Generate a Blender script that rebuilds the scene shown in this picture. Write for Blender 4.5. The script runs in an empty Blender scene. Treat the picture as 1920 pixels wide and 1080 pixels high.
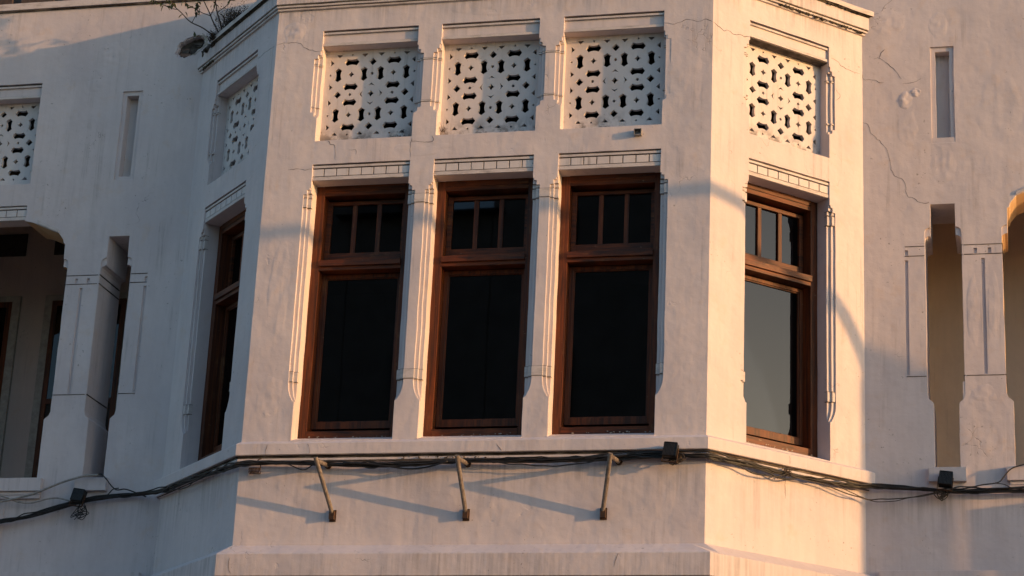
import bpy, bmesh, math, random
from mathutils import Vector, Matrix, noise
from mathutils.geometry import tessellate_polygon
random.seed(7)
SC = bpy.context.scene
COL = SC.collection
# ------------------------------------------------------------------ camera
YAW, PITCH, ROLL = 0.24028, 0.330387, 0.047483
d = Vector((-math.sin(YAW)*math.cos(PITCH), math.cos(YAW)*math.cos(PITCH), math.sin(PITCH)))
r0 = d.cross(Vector((0, 0, 1))).normalized(); u0 = r0.cross(d)
rr = r0*math.cos(ROLL)+u0*math.sin(ROLL); uu = -r0*math.sin(ROLL)+u0*math.cos(ROLL)
cam = bpy.data.objects.new('camera', bpy.data.cameras.new('camera')); COL.objects.link(cam)
cam.data.sensor_width = 36; cam.data.lens = 4069.49/1920*36
cam.data.clip_start = 0.1; cam.data.clip_end = 2000
cam.matrix_world = Matrix(((rr.x, uu.x, -d.x, 4.6974), (rr.y, uu.y, -d.y, -17.8222), (rr.z, uu.z, -d.z, -4.83175), (0, 0, 0, 1)))
SC.camera = cam
# ------------------------------------------------------------------ light
SUN = Vector((4.6, -1.0, 0.57)).normalized()          # direction towards the low evening sun
W = bpy.data.worlds.new("World"); SC.world = W; W.use_nodes = True
wn = W.node_tree; wn.nodes.clear()
sky = wn.nodes.new('ShaderNodeTexSky'); sky.sky_type = 'NISHITA'; sky.sun_disc = False
sky.sun_elevation = math.asin(SUN.z); sky.sun_rotation = math.atan2(SUN.x, SUN.y)
sky.air_density = 1.0; sky.dust_density = 1.0; sky.ozone_density = 2.0
bg = wn.nodes.new('ShaderNodeBackground'); bg.inputs[1].default_value = 0.15
wo = wn.nodes.new('ShaderNodeOutputWorld')
wn.links.new(sky.outputs[0], bg.inputs[0]); wn.links.new(bg.outputs[0], wo.inputs[0])
sun = bpy.data.objects.new('sun', bpy.data.lights.new('sun', 'SUN')); COL.objects.link(sun)
sun.data.energy = 2.0; sun.data.angle = math.radians(0.5); sun.data.color = (1.0, 0.515, 0.19)
sun.rotation_euler = (-SUN).to_track_quat('-Z', 'Y').to_euler(); sun.location = SUN*30
SC.view_settings.view_transform = 'Standard'; SC.view_settings.look = 'None'
SC.view_settings.gamma = 1; SC.view_settings.use_curve_mapping = False
SC.view_settings.exposure = 1.26
# ------------------------------------------------------------------ material helpers
class NT:
    def __init__(s, name):
        s.m = bpy.data.materials.new(name); s.m.use_nodes = True; s.t = s.m.node_tree; s.t.nodes.clear()
        s.out = s.n('ShaderNodeOutputMaterial'); s.geo = s.n('ShaderNodeNewGeometry')
    def n(s, typ, **kw):
        x = s.t.nodes.new(typ)
        for k, v in kw.items():
            if hasattr(x, k): setattr(x, k, v)
        return x
    def l(s, a, b): s.t.links.new(a, b)
    def set(s, sock, v):
        if hasattr(v, 'is_linked') or isinstance(v, bpy.types.NodeSocket): s.l(v, sock)
        else: sock.default_value = v
    def pos(s, scale=(1, 1, 1), off=(0, 0, 0)):
        mp = s.n('ShaderNodeMapping'); mp.inputs['Scale'].default_value = scale; mp.inputs['Location'].default_value = off
        s.l(s.geo.outputs['Position'], mp.inputs[0]); return mp.outputs[0]
    def noise(s, vec, scale, detail=4, rough=.55, dist=0):
        x = s.n('ShaderNodeTexNoise'); s.l(vec, x.inputs['Vector']); x.inputs['Scale'].default_value = scale
        x.inputs['Detail'].default_value = detail; x.inputs['Roughness'].default_value = rough; x.inputs['Distortion'].default_value = dist
        return x.outputs['Fac']
    def ramp(s, fac, lo, hi, a=0., b=1.):
        x = s.n('ShaderNodeMapRange'); x.interpolation_type = 'SMOOTHSTEP'
        s.set(x.inputs[0], fac); x.inputs[1].default_value = lo; x.inputs[2].default_value = hi
        x.inputs[3].default_value = a; x.inputs[4].default_value = b; return x.outputs[0]
    def math(s, op, a, b=0.):
        x = s.n('ShaderNodeMath', operation=op); s.set(x.inputs[0], a); s.set(x.inputs[1], b); return x.outputs[0]
    def mix(s, f, a, b):
        x = s.n('ShaderNodeMix', data_type='RGBA'); s.set(x.inputs[0], f)
        for k, v in ((6, a), (7, b)):
            s.set(x.inputs[k], v if not isinstance(v, tuple) else (*v, 1.) if len(v) == 3 else v)
        return x.outputs[2]
    def bump(s, h, strength, dist, normal=None):
        x = s.n('ShaderNodeBump'); s.l(h, x.inputs['Height']); x.inputs['Strength'].default_value = strength; x.inputs['Distance'].default_value = dist
        if normal is not None: s.l(normal, x.inputs['Normal'])
        return x.outputs[0]
    def bevel(s, r):
        x = s.n('ShaderNodeBevel', samples=4); x.inputs['Radius'].default_value = r; return x.outputs[0]
    def bsdf(s, col, rough=.9, normal=None, metal=0., spec=.3):
        x = s.n('ShaderNodeBsdfPrincipled')
        s.set(x.inputs['Base Color'], (*col, 1.) if isinstance(col, tuple) else col); s.set(x.inputs['Roughness'], rough)
        x.inputs['Metallic'].default_value = metal; x.inputs['Specular IOR Level'].default_value = spec
        if normal is not None: s.l(normal, x.inputs['Normal'])
        s.l(x.outputs[0], s.out.inputs[0]); return x

def plaster(name, base, alt, grime=.5, relief=1., bev=.006):
    k = NT(name); p = k.pos()
    big = k.noise(p, 1.3, 4, .6); mid = k.noise(p, 6, 5, .6, .4); fine = k.noise(p, 55, 3, .6)
    c = k.mix(k.ramp(big, .35, .68), base, alt)
    c = k.mix(k.ramp(k.noise(k.pos((1.6, 1.6, .8), (9, 2, 7)), 1.1, 6, .68), .46, .66, 0, .42), c, tuple(x*f for x, f in zip(base, (.78, .77, .80))))
    # brushed-on limewash, slightly vertical
    st = k.noise(k.pos((14, 14, 1.6)), 1., 4, .6)
    c = k.mix(k.ramp(st, .35, .75, 0, .35), c, tuple(x*.82 for x in base))
    # yellowish old coats showing through
    c = k.mix(k.ramp(mid, .56, .74, 0, .35), c, (base[0]*.92, base[1]*.80, base[2]*.66))
    # soot: patches and runs
    run = k.noise(k.pos((22, 22, .9), (3, 1, 0)), 1., 5, .65, .3)
    patch = k.noise(k.pos((1, 1, 1), (7, 3, 2)), 1.7, 5, .65)
    g = k.math('MULTIPLY', k.ramp(run, .5, .75), k.ramp(patch, .42, .68))
    sepz = k.n('ShaderNodeSeparateXYZ'); k.l(k.geo.outputs['Position'], sepz.inputs[0]); z = sepz.outputs[2]
    wall_low = k.math('MULTIPLY', k.ramp(z, -.96, -.99), .75)
    topdirt = k.math('MULTIPLY', k.ramp(z, 4.10, 4.36), k.ramp(z, 4.75, 4.6))
    sill_run = k.math('MULTIPLY', k.math('MULTIPLY', k.ramp(z, -.75, -.14), k.ramp(z, -.08, -.12)), .75)
    wall_low = k.math('MAXIMUM', wall_low, sill_run)
    zone = k.math('MAXIMUM', wall_low, k.math('MULTIPLY', k.math('MULTIPLY', topdirt, .95), k.ramp(sepz.outputs[1], 1.15, 1.05)))
    g2 = k.math('MULTIPLY', k.math('MULTIPLY', zone, k.ramp(run, .36, .72)), k.ramp(patch, .3, .6))
    g = k.math('MAXIMUM', k.math('MULTIPLY', g, .75), g2)
    c = k.mix(k.math('MULTIPLY', g, grime), c, (.10, .085, .07))
    # specks and pits
    if name == 'grille_plaster':
        ft = k.math('MULTIPLY', k.math('MULTIPLY', k.ramp(z, 3.22, 3.02), k.ramp(z, 2.94, 2.97)), k.ramp(k.noise(k.pos((1, 1, 1), (2, 2, 9)), 6, 5, .7), .42, .60)); c = k.mix(k.math('MULTIPLY', ft, .75), c, (.075, .065, .055))
    sp = k.ramp(k.noise(k.pos((1, 1, 1), (2, 9, 4)), 34, 2, .5), .69, .73)
    sp = k.math('MULTIPLY', sp, k.ramp(k.noise(k.pos((1, 1, 1), (5, 5, 1)), 2.1, 3, .6), .5, .62))
    c = k.mix(k.math('MULTIPLY', sp, .55), c, (.13, .11, .09))
    # hairline crazing
    vo = k.n('ShaderNodeTexVoronoi', feature='DISTANCE_TO_EDGE'); vo.inputs['Scale'].default_value = 3.2
    mixv = k.n('ShaderNodeVectorMath', operation='ADD'); nz = k.n('ShaderNodeTexNoise'); nz.inputs['Scale'].default_value = 9
    sc = k.n('ShaderNodeVectorMath', operation='SCALE'); sc.inputs[3].default_value = .22
    k.l(p, nz.inputs['Vector']); k.l(nz.outputs['Color'], sc.inputs[0]); k.l(p, mixv.inputs[0]); k.l(sc.outputs[0], mixv.inputs[1]); k.l(mixv.outputs[0], vo.inputs['Vector'])
    cm = k.ramp(k.noise(k.pos((1, 1, 1), (1, 4, 8)), 1.5, 3, .6), .62, .68)
    cr = k.math('MULTIPLY', k.ramp(vo.outputs['Distance'], .012, .003), cm)
    c = k.mix(k.math('MULTIPLY', cr, .45), c, (.12, .10, .09))
    # blistered, flaked patches
    fl = k.ramp(k.noise(k.pos((1, 1, 1), (4, 2, 6)), 4.3, 4, .55), .69, .74)
    n0 = k.bevel(bev)
    b = k.bump(k.noise(p, 2.6, 3, .5), .45*relief, .035, n0)
    b = k.bump(k.noise(p, 13, 4, .55, .3), .28*relief, .010, b)
    b = k.bump(k.math('ADD', k.math('MULTIPLY', fine, .5), st), .25*relief, .004, b)
    b = k.bump(k.math('SUBTRACT', k.math('MULTIPLY', fl, -.6), cr), .45*relief, .005, b)
    k.bsdf(c, .92, b, spec=.15); return k.m

def grime_mat(name, dark, light, lo=.35, hi=.62):
    k = NT(name); f = k.ramp(k.noise(k.pos((3.2, 3.2, 9)), 1.6, 6, .7), lo, hi)
    c = k.mix(f, dark, light); k.bsdf(c, .95, k.bump(k.noise(k.pos(), 60, 4, .6), .5, .004, k.bevel(.004)), spec=.1); return k.m

def simple(name, col, rough=.6, metal=0., var=.35, scale=20, spec=.4, bump=.2, col2=None, bev=None):
    k = NT(name); f = k.noise(k.pos(), scale, 5, .6)
    c = k.mix(k.ramp(f, .3, .7), col, col2 if col2 else tuple(x*(1-var) for x in col))
    n = k.bevel(bev) if bev else None
    k.bsdf(c, rough, k.bump(k.noise(k.pos(), scale*3, 3, .6), bump, .003, n), metal, spec); return k.m

def wood(name, sx, sz):
    k = NT(name); g = k.noise(k.pos((sx, sx, sz)), 1., 6, .65, .5)
    c = k.mix(k.ramp(g, .3, .7), (.145, .034, .006), (.026, .0075, .0034))
    wv = k.ramp(k.noise(k.pos((1, 1, 1), (3, 3, 3)), 3.2, 5, .65), .52, .68)
    wg = k.math('MULTIPLY', wv, k.ramp(k.noise(k.pos((sx*1.6, sx*1.6, sz*1.6), (1, 1, 1)), 1., 5, .7), .45, .62))
    c = k.mix(k.math('MULTIPLY', wg, .7), c, (.19, .085, .032))
    pe = k.ramp(k.noise(k.pos((9, 9, 26), (6, 1, 3)), 1., 5, .7), .68, .72)
    c = k.mix(k.math('MULTIPLY', pe, .65), c, (.32, .22, .14))
    k.bsdf(c, .55, k.bump(g, .5, .006, k.bevel(.004)), spec=.35); return k.m

M = {}
M['plaster'] = plaster('white_plaster', (.625, .555, .552), (.565, .508, .515))
M['smooth'] = plaster('grille_plaster', (.64, .585, .57), (.58, .54, .54), .8, .6, .004)
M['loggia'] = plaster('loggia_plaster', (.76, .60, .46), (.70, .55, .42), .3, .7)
M['loggia_dim'] = plaster('shaded_loggia_plaster', (.56, .46, .41), (.50, .41, .37), .4, .7)  # darker copy of the loggia plaster, left side's shade put into the colour
M['plinth'] = M['plaster']
M['ochre'] = plaster('ochre_reveal_plaster', (.60, .43, .27), (.54, .38, .23), .3, .6)
M['ceil'] = simple('brown_ceiling', (.16, .085, .05), .9, scale=3, spec=.1)
M['grime'] = grime_mat('soot_shadow_plaster', (.045, .036, .030), (.22, .19, .17), .38, .72)  # soot tone that also holds painted shadow in the lintel slots
M['grime2'] = grime_mat('mossy_soot', (.035, .030, .024), (.16, .14, .11), .4, .7)
M['strip'] = grime_mat('stained_strip', (.36, .32, .30), (.57, .515, .50), .25, .55)
M['joint'] = grime_mat('grey_joint', (.10, .085, .075), (.36, .32, .30), .3, .7)
M['crack'] = simple('crack_dirt', (.10, .078, .068), .95, var=.3, spec=.05)
M['wood_v'] = wood('weathered_teak', 30, 1.4)
M['wood_h'] = wood('weathered_teak_rail', 3., 34)
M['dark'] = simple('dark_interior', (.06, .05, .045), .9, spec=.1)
M['cable'] = simple('black_cable', (.018, .017, .017), .55, scale=40)
M['cable2'] = simple('brown_wire', (.06, .045, .035), .6, scale=40)
M['conduit'] = simple('pale_cable', (.33, .31, .29), .6, scale=30)
M['pipe'] = simple('painted_pipe', (.19, .165, .15), .6, .1, scale=30, col2=(.10, .08, .068))
M['rust'] = simple('rusty_iron', (.075, .038, .022), .85, .2, scale=30, col2=(.03, .018, .013))
M['black'] = simple('black_aluminium', (.016, .015, .015), .45, .3, scale=30, col2=(.03, .026, .022))
M['grey'] = simple('grey_metal', (.30, .28, .26), .5, .4)
M['broken'] = simple('broken_masonry', (.13, .115, .105), .95, scale=14, col2=(.055, .048, .043), bump=.9, spec=.05)
M['rim'] = simple('bare_render', (.42, .38, .33), .95, scale=16, col2=(.30, .27, .24), bump=.6, spec=.05)
M['brick'] = simple('old_brick', (.22, .14, .11), .95, scale=18, col2=(.13, .095, .08), bump=.8, spec=.05)
M['bark'] = simple('twig_bark', (.07, .045, .033), .9, scale=50)
M['dry'] = simple('dry_weed', (.075, .05, .035), .95, scale=50, col2=(.035, .028, .02))
M['asphalt'] = simple('asphalt', (.05, .05, .05), .9, scale=40)
M['paving'] = simple('paving', (.42, .37, .34), .9, scale=10)
M['tile'] = simple('roof_tile_clay', (.09, .06, .048), .9, scale=16, col2=(.045, .035, .03), bump=.6)
M['roof'] = simple('roof_render', (.34, .32, .30), .95, scale=5, col2=(.20, .19, .175))
M['facade'] = simple('facade_paint', (.22, .20, .195), .9, scale=2, col2=(.16, .145, .14))
M['steel'] = simple('galvanised_steel', (.22, .22, .22), .5, .5)
def leaf_mat():
    k = NT('green_leaf'); oi = k.n('ShaderNodeObjectInfo')
    c = k.mix(oi.outputs['Random'], (.030, .055, .014), (.085, .095, .022))
    b = k.n('ShaderNodeBsdfPrincipled'); k.l(c, b.inputs['Base Color']); b.inputs['Roughness'].default_value = .45
    t = k.n('ShaderNodeBsdfTranslucent'); k.l(c, t.inputs[0]); mx = k.n('ShaderNodeMixShader'); mx.inputs[0].default_value = .3
    k.l(b.outputs[0], mx.inputs[1]); k.l(t.outputs[0], mx.inputs[2]); k.l(mx.outputs[0], k.out.inputs[0]); return k.m
M['leaf'] = leaf_mat()
def glass_mat():
    k = NT('dusty_window_glass')
    gl = k.n('ShaderNodeBsdfGlossy'); gl.inputs['Roughness'].default_value = .015; gl.inputs['Color'].default_value = (.80, .81, .84, 1)
    wv = k.bump(k.noise(k.pos((1, 1, .6)), 2.2, 1, .4), .02, .02); k.l(wv, gl.inputs['Normal'])
    tr = k.n('ShaderNodeBsdfTransparent'); tr.inputs[0].default_value = (.13, .135, .14, 1)
    fr = k.n('ShaderNodeFresnel'); fr.inputs[0].default_value = 1.52
    mx = k.n('ShaderNodeMixShader'); k.l(fr.outputs[0], mx.inputs[0]); k.l(tr.outputs[0], mx.inputs[1]); k.l(gl.outputs[0], mx.inputs[2])
    df = k.n('ShaderNodeBsdfDiffuse'); df.inputs[0].default_value = (.16, .145, .13, 1)
    du = k.ramp(k.noise(k.pos(), 5, 5, .65), .5, .8, .001, .008)
    m2 = k.n('ShaderNodeMixShader'); k.l(du, m2.inputs[0]); k.l(mx.outputs[0], m2.inputs[1]); k.l(df.outputs[0], m2.inputs[2])
    k.l(m2.outputs[0], k.out.inputs[0]); return k.m
M['glass'] = glass_mat()
# ------------------------------------------------------------------ object helpers
def prop(o, label=None, cat=None, group=None, kind=None):
    if label: o['label'] = label
    if cat: o['category'] = cat
    if group: o['group'] = group
    if kind: o['kind'] = kind
    return o
def empty(name, loc, rz=0.):
    o = bpy.data.objects.new(name, None); COL.objects.link(o); o.location = loc; o.rotation_euler = (0, 0, rz); o.empty_display_size = .2
    return o
def mesh_of(name, bm, mat, smooth=False):
    bm.normal_update(); me = bpy.data.meshes.new(name); bm.to_mesh(me); bm.free()
    for mm in (mat if isinstance(mat, (list, tuple)) else [mat]): me.materials.append(mm)
    if smooth:
        for f in me.polygons: f.use_smooth = True
    return me
def link(name, me, parent=None, mat4=None):
    o = bpy.data.objects.new(name, me); COL.objects.link(o)
    if parent: o.parent = parent
    if mat4 is not None: o.matrix_basis = mat4
    return o
def obj(name, bm, mat, parent=None, mat4=None, smooth=False): return link(name, mesh_of(name, bm, mat, smooth), parent, mat4)
def B(): return bmesh.new()
def box(bm, x0, x1, y0, y1, z0, z1, mi=0):
    v = [bm.verts.new((x, y, z)) for x in (x0, x1) for y in (y0, y1) for z in (z0, z1)]
    for f in ((0, 1, 3, 2), (4, 6, 7, 5), (0, 4, 5, 1), (2, 3, 7, 6), (0, 2, 6, 4), (1, 5, 7, 3)):
        bm.faces.new([v[i] for i in f]).material_index = mi
    return v
def resample(poly, step=.09, amp=.0035, seed=0.):
    out = []
    n = len(poly)
    for i in range(n):
        a = Vector(poly[i]); b = Vector(poly[(i+1) % n]); m = max(1, int((b-a).length/step))
        for j in range(m): out.append(a.lerp(b, j/m))
    if amp:
        res = []
        for p in out:
            q = Vector((p.x*4.1, p.y*4.1, seed)); q2 = Vector((p.x*17, p.y*17, seed+5))
            dx = noise.noise(q)*amp+noise.noise(q2)*amp*.5
            dy = noise.noise(q+Vector((11, 3, 7)))*amp+noise.noise(q2+Vector((5, 9, 2)))*amp*.5
            res.append((p.x+dx, p.y+dy))
        return res
    return [(p.x, p.y) for p in out]
def slab(bm, outer, holes, y0, y1, back=False, rim=False, mi=0, hmi=None):
    """front cap at depth y0 with holes; hole sides run back to depth y1"""
    loops = [outer]+holes
    flat = [p for lp in loops for p in lp]
    vs = [bm.verts.new((p[0], y0, p[1])) for p in flat]
    for t in tessellate_polygon([[Vector((p[0], p[1], 0)) for p in lp] for lp in loops]):
        try: bm.faces.new([vs[i] for i in t]).material_index = mi
        except ValueError: pass
    i0 = 0
    bk = []
    for li, lp in enumerate(loops):
        n = len(lp)
        if li > 0 or rim:
            b = [bm.verts.new((p[0], y1, p[1])) for p in lp]
            for i in range(n):
                j = (i+1) % n
                bm.faces.new((vs[i0+i], vs[i0+j], b[j], b[i])).material_index = (hmi or {}).get(li-1, mi)
            bk += b
        i0 += n
    if back:
        for t in tessellate_polygon([[Vector((p[0], p[1], 0)) for p in lp] for lp in loops]):
            try: bm.faces.new([bk[i] for i in t]).material_index = mi
            except ValueError: pass
def prism(bm, poly, y0, y1, mi=0): slab(bm, poly, [], y0, y1, True, True, mi)
def catmull(pts, n=6):
    P = [Vector(p) for p in pts]; P = [P[0]*2-P[1]]+P+[P[-1]*2-P[-2]]; out = []
    for i in range(1, len(P)-2):
        a, b, c, e = P[i-1], P[i], P[i+1], P[i+2]
        for j in range(n):
            t = j/n
            out.append(.5*((2*b)+(c-a)*t+(2*a-5*b+4*c-e)*t*t+(3*b-a-3*c+e)*t**3))
    out.append(P[-2]); return out
def tube(bm, pts, r, seg=7, caps=True, taper=None, wob=0., seed=0.):
    rings = []; n = len(pts)
    for i, p in enumerate(pts):
        p = Vector(p)
        if wob: p = p+Vector((noise.noise(p*7+Vector((seed, 0, 0))), noise.noise(p*7+Vector((0, seed, 0))), noise.noise(p*7+Vector((0, 0, seed)))))*wob
        t = (Vector(pts[min(i+1, n-1)])-Vector(pts[max(i-1, 0)])).normalized()
        a = t.cross(Vector((0, 0, 1)));
        if a.length < .05: a = t.cross(Vector((0, 1, 0)))
        a.normalize(); b = t.cross(a); q = r if taper is None else r+(taper-r)*i/(n-1)
        rings.append([bm.verts.new(p+(a*math.cos(6.2832*k/seg)+b*math.sin(6.2832*k/seg))*q) for k in range(seg)])
    for i in range(n-1):
        for k in range(seg):
            bm.faces.new((rings[i][k], rings[i][(k+1) % seg], rings[i+1][(k+1) % seg], rings[i+1][k]))
    if caps: bm.faces.new(rings[0][::-1]); bm.faces.new(rings[-1])
# ------------------------------------------------------------------ frames of the five wall planes
S2 = math.sqrt(.5); HW = 2.1; E = 1.776; YW = E*S2; XW = HW+E*S2
GZ = -6.27
FR = {'F': Matrix.Identity(4),
      'R': Matrix.Translation((HW, 0, 0))@Matrix.Rotation(math.pi/4, 4, 'Z'),
      'L': Matrix.Translation((-HW, 0, 0))@Matrix.Rotation(-math.pi/4, 4, 'Z'),
      'WR': Matrix.Translation((XW, YW, 0)), 'WL': Matrix.Translation((-XW, YW, 0))}
SG = {'F': 1, 'R': 1, 'L': -1, 'WR': 1, 'WL': -1}
def wp(pl, a, z, n=0.): return FR[pl]@Vector((a*SG[pl], -n, z))
ROOT = empty('corner_building', (0, 0, GZ))
prop(ROOT, 'weathered white plaster building with a projecting five-window bay between pierced arcaded walls', 'building')
RI = Matrix.Translation((0, 0, -GZ))
def part(name, bm, mat, pl=None, off=(0, 0, 0), smooth=False, parent=None):
    return obj(name, bm, mat, parent or ROOT, RI@(FR[pl] if pl else Matrix.Identity(4))@Matrix.Translation(off) if parent is None else None, smooth)
# ------------------------------------------------------------------ ground
bm = B(); 
for x in (-150, 250):
    for y in (-200, 200): bm.verts.new((x, y, -6.42))
bm.faces.new([bm.verts[:][i] for i in (0, 2, 3, 1)] if False else [v for v in (list(bm.verts)[0], list(bm.verts)[2], list(bm.verts)[3], list(bm.verts)[1])])
prop(obj('road', bm, M['asphalt']), kind='structure', label='grey asphalt street below the building')
bm = B(); box(bm, -60, 120, -4.0, 30, -6.415, -6.27); prop(obj('pavement', bm, M['paving']), kind='structure', label='paved footway at the foot of the building')
# ------------------------------------------------------------------ bay walls
ZB, ZS = .08, 2.745             # window opening sill / lintel top
GB, GT = 2.983, 4.12            # grille opening
HO = .47
def mirr(right, c):             # right-hand outline from bottom to top -> closed loop round centre c
    return [(c+x, z) for x, z in right]+[(c-x, z) for x, z in reversed(right)]
def win_loop(layer, c):
    h = HO
    if layer == 0: r_ = [(h, ZB), (h, .44), (h+.018, .452), (h+.045, .50), (h+.062, .55), (h+.068, .60), (h+.068, 2.447), (h+.036, 2.447), (h+.036, 2.462), (h+.036, 2.49), (h+.012, 2.495), (h+.012, 2.512), (h, 2.516), (h, ZS)]
    elif layer == 1: r_ = [(h, ZB), (h, .462), (h+.018, .50), (h+.030, .56), (h+.034, .60), (h+.034, 2.46), (h, 2.465), (h, ZS)]
    else: r_ = [(h, ZB), (h, ZS)]
    return mirr(r_, c)
def gri_loop(layer, c):
    h = HO
    if layer == 0: r_ = [(h, GB), (h, 3.222), (h+.012, 3.226), (h+.035, 3.24), (h+.035, 3.275), (h+.068, 3.28), (h+.068, 3.83), (h+.035, 3.833), (h+.035, 3.87), (h+.012, 3.873), (h+.012, 3.915), (h, 3.918), (h, GT)]
    elif layer == 1: r_ = [(h, GB), (h, 3.25), (h+.034, 3.26), (h+.034, 3.85), (h, 3.86), (h, GT)]
    else: r_ = [(h, GB), (h, GT)]
    return mirr(r_, c)
ZTOP, ZLOW = 4.60, -6.27
LAY = ((0., .02), (.02, .045), (.045, .36))
def bay_wall(pl, cs, x0, x1):
    bm = B()
    for li, (a, b) in enumerate(LAY):
        holes = []
        for i, c in enumerate(cs):
            holes.append(resample(win_loop(li, c), .08, .0035, 3.+i)); holes.append(resample(gri_loop(li, c), .08, .0035, 13.+i))
        slab(bm, [(x0, ZLOW), (x1, ZLOW), (x1, ZTOP), (x0, ZTOP)], holes, a, b)
    return part('bay_wall', bm, M['plaster'], pl)
CF = (-1.166, .006, 1.178); CS = .898
# inner layers stop short of the corner so the three faces meet on one edge
bay_wall('F', CF, -HW, HW); bay_wall('R', (CS,), 0, E); bay_wall('L', (-CS,), -E, 0)
SITES = [('F', c) for c in CF]+[('R', CS), ('L', -CS)]
# ------------------------------------------------------------------ windows
def win_meshes():
    o = {}
    bm = B(); zb, zt = .10, 2.60
    for s in (-1, 1): box(bm, s*.392 if s > 0 else -.482, .482 if s > 0 else -.392, .175, .335, zb, zt)
    o['jamb'] = mesh_of('window_frame', bm, M['wood_v'])
    bm = B(); box(bm, -.391, .391, .176, .335, 2.492, zt); box(bm, -.391, .391, .168, .20, 2.535, zt)
    o['head'] = mesh_of('head', bm, M['wood_h'])
    bm = B(); box(bm, -.391, .391, .172, .335, zb, .212); o['bottom_rail'] = mesh_of('bottom_rail', bm, M['wood_h'])
    bm = B(); box(bm, -.391, .391, .150, .335, 1.79, 1.845); box(bm, -.391, .391, .172, .335, 1.752, 1.788); o['transom'] = mesh_of('transom', bm, M['wood_h'])
    D0, D1 = .280, .326
    bm = B()
    for s in (-1, 1): box(bm, *sorted((s*.345, s*.388)), D0, D1, 1.86, 2.47)
    box(bm, -.344, .344, D0+.001, D1, 1.86, 1.955); box(bm, -.344, .344, D0+.001, D1, 2.435, 2.47); o['upper'] = mesh_of('upper_sash', bm, M['wood_h'])
    bm = B(); box(bm, -.02, .02, D0+.004, D1-.004, 1.956, 2.431); o['muntin'] = mesh_of('muntin', bm, M['wood_v'])
    bm = B(); box(bm, -.102, .102, .304, .309, 1.952, 2.438); o['pane_small'] = mesh_of('pane', bm, M['glass'])
    bm = B()
    for s in (-1, 1): box(bm, *sorted((s*.350, s*.388)), D0, D1, .262, 1.742)
    box(bm, -.349, .349, D0+.001, D1, .262, .325); box(bm, -.349, .349, D0+.001, D1, 1.708, 1.742)
    for s in (-1, 1): box(bm, *sorted((s*.339, s*.3495)), D0+.012, D1-.005, .326, 1.707)
    box(bm, -.338, .338, D0+.013, D1-.005, .3255, .336); box(bm, -.338, .338, D0+.013, D1-.005, 1.697, 1.7075)
    o['lower'] = mesh_of('lower_sash', bm, M['wood_v'])
    bm = B(); box(bm, -.342, .342, .306, .311, .33, 1.70); o['pane_big'] = mesh_of('pane', bm, M['glass'])
    return o
WM = win_meshes()
def place(name, me, pl, off, parent=None):
    if parent: return link(name, me, parent, Matrix.Translation(off))
    return link(name, me, ROOT, RI@FR[pl]@Matrix.Translation(off))
for pl, c in SITES:
    w = place('window', WM['jamb'], pl, (c, 0, 0))
    for nm, key in (('head', 'head'), ('bottom_rail', 'bottom_rail'), ('transom', 'transom'), ('upper_sash', 'upper'), ('lower_sash', 'lower'), ('pane', 'pane_big')):
        place(nm, WM[key], pl, (0, 0, 0), w)
    for x in (-.119, .119): place('muntin', WM['muntin'], pl, (x, 0, 0), w)
    for x in (-.2385, 0, .2385): place('pane', WM['pane_small'], pl, (x, 0, 0), w)
# ------------------------------------------------------------------ lintels, rings
def lintel_meshes():
    o = {}
    bm = B(); box(bm, -.485, .485, .024, .19, 2.586, 2.70); o['core'] = mesh_of('window_lintel', bm, M['plaster'])
    bm = B(); box(bm, -.484, .484, .010, .18, 2.7105, 2.732); o['fillet'] = mesh_of('fillet', bm, M['strip'])
    bm = B(); box(bm, -.483, .483, .026, .18, 2.7005, 2.710); o['groove'] = mesh_of('dirt_shadow_groove', bm, M['grime']); bm = B(); box(bm, -.483, .483, .016, .18, 2.7325, 2.749); o['groove2'] = mesh_of('dirt_shadow_groove', bm, M['grime'])  # dirt with the undercut shadow of the slot painted in
    bm = B(); box(bm, -.483, .483, .0125, .17, 2.588, 2.622); o['band'] = mesh_of('lower_band', bm, M['strip'])
    bm = B(); box(bm, -.0545, .0545, .016, .05, 2.630, 2.6995); o['block'] = mesh_of('block', bm, M['smooth'])
    bm = B(); box(bm, -.483, .483, .0215, .03, 2.6235, 2.7002); o['joint'] = mesh_of('dark_joint', bm, M['joint'])  # darker strip showing through the gaps between blocks
    # grille lintel
    bm = B(); box(bm, -.485, .485, .030, .16, 3.964, 4.085); o['gcore'] = mesh_of('grille_lintel', bm, M['plaster'])
    bm = B(); box(bm, -.484, .484, .012, .15, 4.0855, 4.105); o['gfillet'] = mesh_of('fillet', bm, M['strip'])
    bm = B(); box(bm, -.483, .483, .022, .15, 4.1055, 4.124); o['ggroove'] = mesh_of('dirt_shadow_groove', bm, M['grime']); bm = B(); box(bm, -.483, .483, .027, .12, 3.992, 3.998); o['ggroove2'] = mesh_of('dirt_shadow_groove', bm, M['grime'])
    bm = B(); box(bm, -.483, .483, .016, .15, 3.966, 3.9915); o['gband'] = mesh_of('lower_band', bm, M['strip'])
    return o
LM = lintel_meshes()
def lintel(pl, c, dz=0., grille=False):
    k = 'g' if grille else ''
    l_ = place('grille_lintel' if grille else 'window_lintel', LM[k+'core'], pl, (c, 0, dz))
    for nm, key in (('fillet', 'fillet'), ('dirt_shadow_groove', 'groove'), ('dirt_shadow_groove', 'groove2'), ('lower_band', 'band')): place(nm, LM[k+key], pl, (0, 0, 0), l_)
    if not grille:
        place('dark_joint', LM['joint'], pl, (0, 0, 0), l_)
        for i in range(8): place('block', LM['block'], pl, (-.42+i*.12, 0, 0), l_)
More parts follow.
